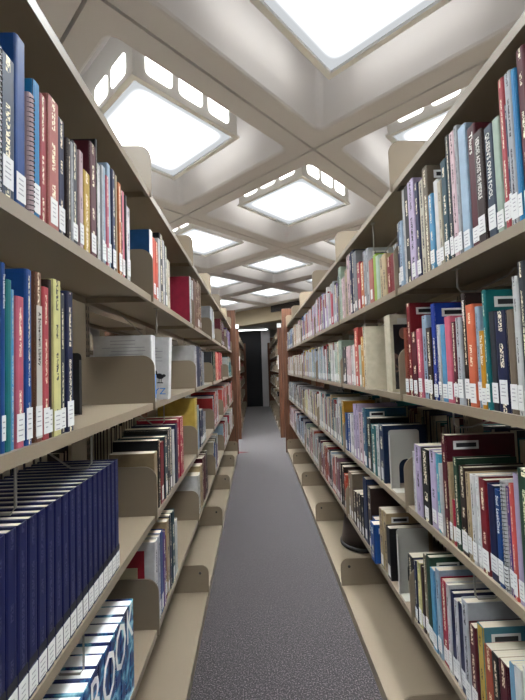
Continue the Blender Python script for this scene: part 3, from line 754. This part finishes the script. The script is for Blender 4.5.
class Cover:
    """U-shaped case: two boards and a rounded spine facing +x, in vertical colour bands"""
    def __init__(s): s.v = []; s.f = []; s.c = []; s.t = []; s.u = []
    def add(s, t, d, h, c, bands, tc, talpha, x0=0, y0=0, z0=0, sgn=1, board=.0022, uoff=0.0, side=None):
        """sgn +1: spine faces +x"""
        e = min(.004, t*.3)
        out = [(-d, -t/2), (-e, -t/2), (-e*.3, -t/2+e*.3), (0, -t/2+e), (0, t/2-e), (-e*.3, t/2-e*.3), (-e, t/2), (-d, t/2)]
        inn = [(-d, t/2-board), (-board, t/2-board), (-board, -t/2+board), (-d, -t/2+board)]
        zs = [0]+[q_[0]*h for q_ in bands]+[h]; cols = [q_[1] for q_ in bands]+[c]
        cols = cols if bands else [c]
        if not bands: zs = [0, h]
        k = len(s.v); n = len(out)
        for z in zs: s.v += [(x0+sgn*px, y0+sgn*py, z0+z) for px, py in out]
        side = side or c
        for i in range(len(zs)-1):
            for j in range(n-1):
                a = k+i*n+j; s.f.append((a, a+1, a+1+n, a+n)); spine = 1 <= j <= 5
                s.c.append(cols[i] if spine else side); s.t.append((*tc, talpha if j == 3 and i == len(zs)-2 else 0))
                if j == 3: s.u.append([(0, zs[i]+uoff), (1, zs[i]+uoff), (1, zs[i+1]+uoff), (0, zs[i+1]+uoff)])
                else: s.u.append([(0, 0)]*4)
        k2 = len(s.v); m = len(inn)
        for z in (0, h): s.v += [(x0+sgn*px, y0+sgn*py, z0+z) for px, py in inn]
        for j in range(m-1):
            a = k2+j; s.f.append((a, a+1, a+1+m, a+m)); s.c.append(side); s.t.append((0, 0, 0, 0)); s.u.append([(0, 0)]*4)
        def pg(idx, flip):
            s.f.append(tuple(idx)); s.c.append(side); s.t.append((0, 0, 0, 0)); s.u.append([(0, 0)]*len(idx))
        # board ends and tops
        for zz, ko, ki in ((0, k, k2), (h, k+(len(zs)-1)*n, k2+m)):
            pg([ko+0, ko+1, ki+2, ki+3], 0); pg([ko+1, ko+2, ko+3, ko+4, ko+5, ko+6, ki+1, ki+2], 0); pg([ko+6, ko+7, ki+0, ki+1], 0)
        tk = k+(len(zs)-1)*n
        pg([k+0, k2+3, k2+m+3, tk+0], 0); pg([k+7, tk+7, k2+m+0, k2+0], 0)
    def build(s, name, parent=None):
        me = bpy.data.meshes.new(name); me.from_pydata(s.v, [], s.f)
        ca = me.color_attributes.new('col', 'FLOAT_COLOR', 'CORNER'); ta = me.color_attributes.new('tcol', 'FLOAT_COLOR', 'CORNER'); uv = me.uv_layers.new(name='UVMap')
        C_, T_, U_ = [], [], []
        for p in range(len(s.f)):
            for q_ in range(len(s.f[p])):
                C_ += [*s.c[p], 1]; T_ += list(s.t[p]); U_ += list(s.u[p][q_])
        ca.data.foreach_set('color', C_); ta.data.foreach_set('color', T_); uv.data.foreach_set('uv', U_)
        me.materials.append(M['cover']); me.update()
        o = bpy.data.objects.new(name, me); COL.objects.link(o); o.parent = parent; return o
ROWN = {1: 'top', 2: 'second', 3: 'third', 4: 'bottom'}
def bay_of(y): return max(0, int((y-YB)//BAY))
def score(b):
    s = b[3]-b[2]; y = max(.3, (b[2]+b[3])/2); seen_ = 1 if y > .5 else .02
    return s*b[4]/y**2*seen_
rank = sorted(range(len(BOOKS)), key=lambda i: -score(BOOKS[i]))
INDIV = set(rank[:298])
def band_list(c, rnd):
    out_ = []
    if rnd.random() < .45:
        k = rnd.uniform(.5, .85); alt = rnd.choice(['white', 'cream', 'charcoal', c, 'light grey', 'dark red', 'pale blue'])
        out_.append((k, face_col(c, rnd)))
        return out_, face_col(alt, rnd)
    return out_, face_col(c, rnd)
WORDN = ['first', 'second', 'third', 'fourth', 'fifth', 'sixth', 'seventh', 'eighth', 'ninth', 'tenth', 'eleventh', 'twelfth', 'thirteenth', 'fourteenth', 'fifteenth', 'sixteenth', 'seventeenth', 'eighteenth', 'nineteenth', 'twentieth', 'twenty-first', 'twenty-second', 'twenty-third', 'twenty-fourth']
def plain(c): return {'red rose': 'rose red', 'bluish': 'blue', 'teal blue': 'teal blue'}.get(c, c)
# labels
labels = {}
rowidx = {}
for i, b in enumerate(BOOKS): rowidx.setdefault((b[0], b[1], bay_of((b[2]+b[3])/2)), []).append(i)
for key, idx in rowidx.items():
    side = 'left' if key[0] == 'L' else 'right'; place = f'{side} {ROWN[key[1]]} row, {ORD[min(key[2],6)]} bay'
    prop = {}
    for n, i in enumerate(idx):
        b = BOOKS[i]; th = b[3]-b[2]; size = 'thick' if th > .036 else ('slim' if th < .016 else ('tall' if b[4] > .27 else ''))
        a = plain(BOOKS[idx[n-1]][5]) if n else None; z = plain(BOOKS[idx[n+1]][5]) if n+1 < len(idx) else None
        c = plain(b[5])
        if b[6].startswith('V') or b[6].startswith('E'): continue
        if a and z: s = f'{size} {c} book between {a} and {z}, {place}'
        elif z: s = f'{size} {c} book first at the near end, before {z}, {place}'
        elif a: s = f'{size} {c} book last at the far end, after {a}, {place}'
        else: s = f'{size} {c} book standing alone, {place}'
        if len(s.split()) > 16: s = s.replace(size+' ', '', 1)
        prop[i] = s.strip()
    cnt = {}
    for i, s in prop.items(): cnt[s] = cnt.get(s, 0)+1
    nth = {}
    for i in idx:
        if i not in prop: continue
        c = plain(BOOKS[i][5]); nth[c] = nth.get(c, 0)+1
        if cnt[prop[i]] > 1: prop[i] = f'{WORDN[min(nth[c]-1,23)]} {c} book counting from the near end, {place}'
    labels.update(prop)
    vs = [i for i in idx if BOOKS[i][6].startswith('V')]
    for n, i in enumerate(vs): labels[i] = f'{WORDN[n]} navy bound volume from the near end, left third row' if n < len(vs)-1 else 'last navy bound volume, at the far end beside the empty shelf, left third row'
    es = [i for i in idx if BOOKS[i][6].startswith('E')]
    for n, i in enumerate(es): labels[i] = f'{WORDN[n]} blue picture-spined encyclopedia volume from the near end, left bottom row'
def spine_x(b, rnd, fl):
    r = rnd.uniform(.002, .008)
    if 'p' in fl: r = -.04
    if 'P' in fl: r = -.02
    if 'M' in fl: r = -.022
    if fl.startswith('V') or fl.startswith('E') or 'A' in fl: r = .003
    return r
stuff = Cover(); spages = MB(); slabels = MB()
CARD = rgb(226, 226, 224)
for i, b in enumerate(BOOKS):
    side, row, y0, y1, h, c, fl = b; rnd = random.Random(1000+i)
    title = None
    if 't' in fl: fl, title = fl.split('t', 1); fl += 't'
    sgn = 1 if side == 'L' else -1; t = y1-y0; cy = (y0+y1)/2; z0 = LV[row]+.0008
    d = max(.13, min(.222, h*rnd.uniform(.66, .78)))
    if fl.startswith('V'): d = .21
    if 'J' in fl or 'M' in fl or 'F' in fl or 'f' in fl: d = .21
    if 'A' in fl: d = .215
    px = PLANE[side] - sgn*spine_x(b, rnd, fl)
    bands, top = band_list(c, rnd) if 'x' in fl else ([], face_col(c, rnd))
    tc = tcol_for(c); ta = 0 if any(q_ in fl for q_ in 'tMAJE') else (1 if rnd.random() < .75 else 0)
    if 'u' in fl: ta = 1
    if fl.startswith('V'): tc = rgb(62, 64, 88); ta = 1; top = rgb(19, 24, 64)
    if fl.startswith('E'): top = rgb(28, 50, 110)
    sidecol = rgb(60, 112, 128) if c == 'yellow' and 'c' in fl else None
    if 'F' in fl: sidecol = rgb(120, 24, 44)
    if 'f' in fl: sidecol = rgb(28, 74, 122); top = rgb(220, 222, 226)
    hard = rnd.random() < .6 or fl.startswith('V')
    board = .0024 if hard and t > .012 else .0008
    over = .004 if hard and t > .012 else .0004
    if i not in INDIV:
        stuff.add(t, d, h, top, bands, tc, ta, px, cy, z0, sgn, board, rnd.uniform(0, 9), sidecol)
        xa, xb = sorted((px-sgn*(board+.0006), px-sgn*(d-over))); spages.box(xa, xb, cy-t/2+board, cy+t/2-board, z0+over, z0+h-over)
        if 'L' in fl:
            xa, xb = sorted((px, px+sgn*.0004)); slabels.box(xa, xb, cy-t*.36, cy+t*.36, z0+.012, z0+.052)
        continue
    nm = 'bound_volume' if fl.startswith('V') else ('encyclopedia_volume' if fl.startswith('E') else ('spiral_bound_book' if 's' in fl else 'book'))
    grp = 'navy bound volumes on the left third row' if fl.startswith('V') else ('encyclopedia set on the left bottom row' if fl.startswith('E') else f'books on the {"left" if side=="L" else "right"} {ROWN[row]} row')
    root = thing(nm, (px, cy, z0), labels[i], 'book', 0 if sgn == 1 else math.pi, grp)
    if 'M' in fl: root.rotation_euler = (0, math.radians(2.2), 0)
    cv = Cover(); cv.add(t, d, h, top, bands, tc, ta, 0, 0, 0, 1, board, rnd.uniform(0, 9), sidecol)
    co = cv.build('cover', root)
    if fl.startswith('E'): co.data.materials[0] = M['atlas']
    MB().box(-(d-over), -(board+.0006), -t/2+board, t/2-board, over, h-over).build('pages', M['sign'] if fl[0:1] == 'E' or 'J' in fl or 'M' in fl else M['pages'], root)
    if 'L' in fl or fl.startswith('V'):
        lw = min(t*.46, .012) if not fl.startswith('V') else t*.46
        lz = .010 if rnd.random() < .6 else .018
        lh = rnd.uniform(.036, .052)
        if fl.startswith('V'): lz, lh = .005, .038
        la = MB().box(.0002, .0008, -lw, lw, lz, lz+lh).build('spine_label', M['paper'], root)
        if cy < 1.5:
            mk = MB()
            for q_ in range(4 if lw > .006 else 3):
                w_ = lw*rnd.uniform(.35, .75); zz = lz+lh-.009-q_*.008; mk.box(.0008, .0010, -w_, w_*.8, zz-.0018, zz)
            mk.build('call_number', M['grey_ink'], la)
    if fl.startswith('V'):
        MB().box(.0002, .0006, -t*.46, t*.46, .047, .060).build('spine_band', M['ink'], root)
    if title:
        s = title; n = max(6, len(s)); size = min(t*.8, (h-.09)/(n*.5))
        text_mesh('spine_title', s, t*.62, M['white_ink'] if sum(PAL[c]) < 360 else M['ink'], root, (.0006, 0, h*.94), (0, 0, -1), (0, 1, 0), squash=min(1.1, (h*.94-.075)/(len(s)*t*.62*.66)))
    if 's' in fl:
        cb = MB()
        for q_ in range(int(h/.0085)):
            zz = .006+q_*.0085; cb.tube([(-.004+.007*math.cos(a), (t*.46)*math.sin(a), zz+.001*math.sin(a)) for a in [math.pi*2*w/8 for w in range(9)]], .0009, 5)
        cb.build('spiral_coil', M['black'], root)
    near = -1 if side == 'L' else 1     # local y of the face that looks back to the camera
    if 'c' in fl:
        yy = near*(t/2); a_, b_ = sorted((yy, yy+near*.0006))
        st = MB().box(-.095, -.022, a_, b_, h-.040, h-.016).build('barcode_sticker', M['paper'], root)
        a_, b_ = sorted((yy+near*.0006, yy+near*.0009)); MB().box(-.088, -.030, a_, b_, h-.034, h-.022).build('barcode', M['ink'], st)
    if 'W' in fl:
        p = MB().box(.0002, .0007, -t*.36, t*.46, .006, h*.80).build('spine_panel', M['grey_metal'], root)
        text_mesh('spine_title', 'A Schoenheim Library', t*.5, M['ink'], root, (.0012, .001, h*.76), (0, 0, -1), (0, 1, 0), squash=1.05)
    if 'J' in fl or 'M' in fl:
        tx = MB(); yy = near*t/2; a_, b_ = sorted((yy, yy+near*.0004))
        for q_ in range(7):
            w0 = rnd.uniform(.02, .05); w1 = rnd.uniform(.13, .19)
            if q_ < 2: w0, w1 = .06, .15
            tx.box(-w1, -w0, a_, b_, h-.018-q_*.0125-.0022, h-.018-q_*.0125)
        tx.build('cover_print', M['grey_ink'], root)
    if 'J' in fl:
        MB().box(.0002, .0007, -t*.44, t*.44, .012, .10).build('spine_print', M['blue_ink'], root)
    if 'M' in fl:
        # black turkey-like bird printed on the face that looks back at the viewer
        yy = near*t/2; cx_, cz_ = -.034, .088
        def blob(x, z, rx, rz, n=14): return [(x+rx*math.cos(2*math.pi*q/n), z+rz*math.sin(2*math.pi*q/n)) for q in range(n)]
        bird = MB(); a_, b_ = sorted((yy, yy+near*.0005))
        for pts in (blob(cx_, cz_, .015, .0095), blob(cx_+.014, cz_+.004, .008, .006), blob(cx_-.015, cz_+.013, .0035, .008), blob(cx_-.017, cz_+.021, .0045, .0028), blob(cx_-.004, cz_+.006, .012, .007)):
            bird.prism(pts, a_, b_, 'y')
        bird.box(cx_-.005, cx_-.003, a_, b_, cz_-.022, cz_-.006); bird.box(cx_+.004, cx_+.006, a_, b_, cz_-.022, cz_-.006)
        bird.box(cx_-.012, cx_+.012, a_, b_, cz_-.026, cz_-.022)
        bird.build('bird_print', M['ink'], root)
        zt = text_mesh('blue_lettering', 'YZ', .036, M['blue_ink'], root, (-.060, yy+near*.0004, .030), (1, 0, 0), (0, 0, 1), squash=1.1)
    if 'R' in fl:
        yy = near*t/2; a_, b_ = sorted((yy, yy+near*.0005)); MB().box(-.16, -.038, a_, b_, h-.15, h-.028).build('cover_panel', M['maroon_ink'], root)
        a_, b_ = sorted((yy+near*.0005, yy+near*.0009)); MB().box(-.16, -.062, a_, b_, h-.15, h-.085).build('title_panel', M['sand_ink'], root)
    if 'A' in fl:
        yy = near*t/2; a_, b_ = sorted((yy, yy+near*.0006)); MB().box(-d+.01, -.013, a_, b_, .012, h-.040).build('cover_picture', M['portrait'], root)
        a_, b_ = sorted((yy+near*.0006, yy+near*.0010)); MB().box(-.10, -.03, a_, b_, h-.038, h-.016).build('barcode_sticker', M['grey_metal'], root)
        face = MB(); a_, b_ = sorted((yy+near*.0006, yy+near*.0012)); face.prism([(-.052+.017*math.cos(2*math.pi*q/16), h-.075+.023*math.sin(2*math.pi*q/16)) for q in range(16)], a_, b_, 'y'); face.build('pictured_face', M['sand_ink'], root).data.materials[0] = mat('pictured skin print', rgb(120, 86, 72), .6, noise=(40, .3))
    if fl == 'V' or fl == 'VZ': pass
# letters B O O K across the encyclopedia spines
enc = [o for o in bpy.data.objects if o.name.startswith('encyclopedia_volume')]
for ch, yy, zz, sz in (('B', .838, .175, .15), ('O', .915, .165, .16), ('O', .99, .178, .16), ('K', 1.058, .192, .13)):
    o = min(enc, key=lambda e: abs(e.location.y-yy)); 
    text_mesh('spine_letter', ch, sz, M['white_ink'], o, (.0008, yy-o.location.y, zz), (0, 1, 0), (0, 0, 1), squash=.62, align='CENTER')
so = stuff.build('small_books'); tag(so, 'many small books in full rows along the farther shelves of both ranges', 'books', kind='stuff')
po = spages.build('pages', M['pages'], so); lo = slabels.build('spine_labels', M['paper'], so)
# books of the far ranges and of the ranges behind: never countable at this distance
far = Cover(); fp = MB()
rf = random.Random(77)
def far_fill(xplane, sgn, z, ya, yb, pal, hr):
    y = ya
    while y < yb-.05:
        t = rf.uniform(.02, .05); h = rf.uniform(*hr); c = rf.choice(pal)
        far.add(t-.001, .18, h, face_col(c, rf), [(.2, CARD)] if rf.random() < .5 else [], tcol_for(c), 0, xplane, y+t/2, z+.0008, sgn, .002, 0)
        xa, xb = sorted((xplane-sgn*.003, xplane-sgn*.177)); fp.box(xa, xb, y+.003, y+t-.004, z+.004, z+h-.004); y += t
for k in range(6):
    y = Y2+k*BAY
    for r in (1, 2, 3, 4):
        if r < 4: far_fill(CL+FR_X-.008, 1, LV[r], y+.01, y+rf.uniform(.3, .6), ['red', 'dark red', 'tan', 'cream', 'maroon', 'crimson'], (.2, .27))
        far_fill(CR-FR_X+.008, -1, LV[r], y+.01, y+rf.uniform(.3, .55), ['tan', 'cream', 'brown', 'black', 'white', 'taupe'], (.2, .27))
fo = far.build('distant_books'); tag(fo, 'distant red and tan books on the ranges beyond the cross aisle', 'books', kind='stuff'); fp.build('pages', M['pages'], fo)
far = Cover(); fp = MB()
for k in range(4):
    y = YB+k*BAY
    for r in (1, 2, 3, 4):
        far_fill(CL-1.4195+FR_X-.008, 1, LV[r], y+.01, y+.88, ['sky blue', 'green', 'pale yellow', 'white', 'red', 'navy', 'cream', 'teal'], (.2, .27))
        if r == 3 and k < 2: far_fill(CL-FR_X+.008, -1, LV[r], y+.01, y+.88, ['charcoal', 'black', 'dark brown', 'navy'], (.22, .28))
        if r in (1, 4): far_fill(CL-FR_X+.008, -1, LV[r], y+.01, y+.88, ['charcoal', 'black', 'dark brown', 'navy', 'maroon'], (.22, .28))
        far_fill(CR+FR_X-.008, 1, LV[r], y+.01, y+.88, ['charcoal', 'maroon', 'white', 'navy', 'cream', 'teal'], (.2, .27))
fo = far.build('background_books'); tag(fo, 'background books glimpsed through the shelves from the neighbouring aisles', 'books', kind='stuff'); fp.build('pages', M['pages'], fo)
# ---------------------------------------------------------------- book ends
def bookend(x, y, z, s, h, w, m, label):
    """upright sheet-metal plate with a punched arch, bent tongue under the books; s = +1 plate runs towards +x"""
    t = thing('bookend', (x, y, z), label, 'bookend', 0, 'metal bookends')
    mb = MB(); r = .012; n = 10; aw0, aw1, ah = w*.30, w*.80, h*.50
    c = (aw0+aw1)/2; rad = (aw1-aw0)/2
    outer = rrect(0, w, 0, h, r, (0, 0, 1, 1), 5)
    arch = [(aw0, 0)]+[(c-rad*math.cos(math.pi*k_/n), ah-rad+rad*math.sin(math.pi*k_/n)) for k_ in range(n+1)]+[(aw1, 0)]
    # polygon: start at bottom left, up the arch, then round the outside
    poly = [(0, 0)]+arch+[(w, 0)]+[p for p in outer if p[1] > 0]
    mb.prism([(s*a, b) for a, b in poly], 0, .0016, 'y'); mb.build('plate', m, t)
    fl_ = MB(); fa, fb = sorted((s*.004, s*w)); fl_.box(fa, fb, -.05, 0, 0, .0012); fl_.build('foot', m, t)
    lip = MB(); la_, lb_ = sorted((0, s*.0016)); lip.box(la_, lb_, -.012, 0, .0012, h-.02); lip.build('front_lip', m, t)
    return t
bookend(CR-FR_X+.004, 1.497, LV[3]+.0005, 1, .235, .125, M['grey_metal'], 'grey metal bookend with arched cut-out against dark blue book, right third row')
bookend(CR-FR_X+.002, 1.455, LV[4]+.0005, 1, .245, .125, M['grey_metal'], 'grey metal bookend with dark arched opening, right bottom row beside black book')
bookend(CL+FR_X-.115, 1.03, LV[2]+.0005, -1, .17, .10, M['black'], 'black metal bookend behind the last navy book, left second row')
# ---------------------------------------------------------------- wire book supports under the shelves
WS = [('L', 1, 1.49, .11), ('L', 2, 1.529, .12), ('L', 3, .887, .03), ('L', 4, .0, 0)]
def support(side, level, y, drop, label, back=.16):
    s = 1 if side == 'L' else -1
    x = PLANE[side]-s*.026; z = LV[level]-.0225
    t = thing('wire_book_support', (x, y, z), label, 'book support', 0, 'wire book supports hung under shelves')
    pts = [(0, 0, .0), (0, 0, -drop+.01), (-s*.008, 0, -drop), (-s*.05, .0, -drop), (-s*(back-.02), 0, -.02), (-s*back, 0, 0)]
    MB().tube(pts, .0024, 8).build('wire', M['wire'], t)
    MB().box(-.008, .008, -.012, .012, 0, .004).build('clip', M['wire'], t)
names = {'L': 'left', 'R': 'right'}; lvn = {0: 'top shelf', 1: 'second shelf from top', 2: 'middle shelf', 3: 'fourth shelf from top'}
for side, lv, y, dr, ex in [('L', 1, 1.49, .11, 'above the white journals'), ('L', 2, 1.58, .09, 'above the dark red book'), ('L', 2, .61, .085, 'above the nearest navy volumes'), ('L', 2, .887, .085, 'above the farther navy volumes'),
                            ('L', 3, .837, .12, 'over the encyclopedia set'), ('R', 0, 1.63, .13, 'above salmon and lime books'), ('R', 1, 1.819, .09, 'above coral book'), ('R', 1, .976, .06, 'above pink book'),
                            ('R', 2, 1.033, .05, 'above the tall maroon book'), ('R', 3, .975, .09, 'above the pale grey book')]:
    support(side, lv, y, dr, f'thin metal wire support under {names[side]} {lvn[lv]}, {ex}')
# ---------------------------------------------------------------- kick stool pushed onto the base shelf, right
t = thing('step_stool', (.745, 2.74, .0570), 'dark brown round plastic step stool on the base shelf, right side', 'step stool')
def lathe(prof, name, m, n=40):
    mb = MB(); k = 0
    for r, z in prof: mb.v += [(r*math.cos(2*math.pi*a/n), r*math.sin(2*math.pi*a/n), z) for a in range(n)]
    for i_ in range(len(prof)-1):
        mb.f += [(i_*n+a, i_*n+(a+1) % n, (i_+1)*n+(a+1) % n, (i_+1)*n+a) for a in range(n)]
    mb.f += [tuple(reversed(range(n))), tuple((len(prof)-1)*n+a for a in range(n))]
    return mb.build(name, m, t, smooth=True)
lathe([(.148, .0), (.155, .006), (.155, .022), (.148, .028)], 'bumper_ring', M['black'])
lathe([(.146, .028), (.128, .14), (.118, .22)], 'body', M['plastic'])
lathe([(.118, .22), (.121, .224), (.121, .245), (.112, .25)], 'step_pad', M['black'])
# ---------------------------------------------------------------- small things at the end of the aisle
o = MB().box(0, .05, -.012, 0, 0, .09).build('outlet_plate', M['black']); o.location = (.47, 12.799, EYE-1.13); tag(o, 'small dark outlet plate low on the pale column at the far end', 'outlet')
o = MB().prism([(0, -.05), (.16, .0), (0, .06)], 0, .004, 'z').build('floor_card', M['red_paper']); o.location = (-.305, YE+.12, .0005); tag(o, 'dark red card lying on the carpet beside the left end panel', 'card')
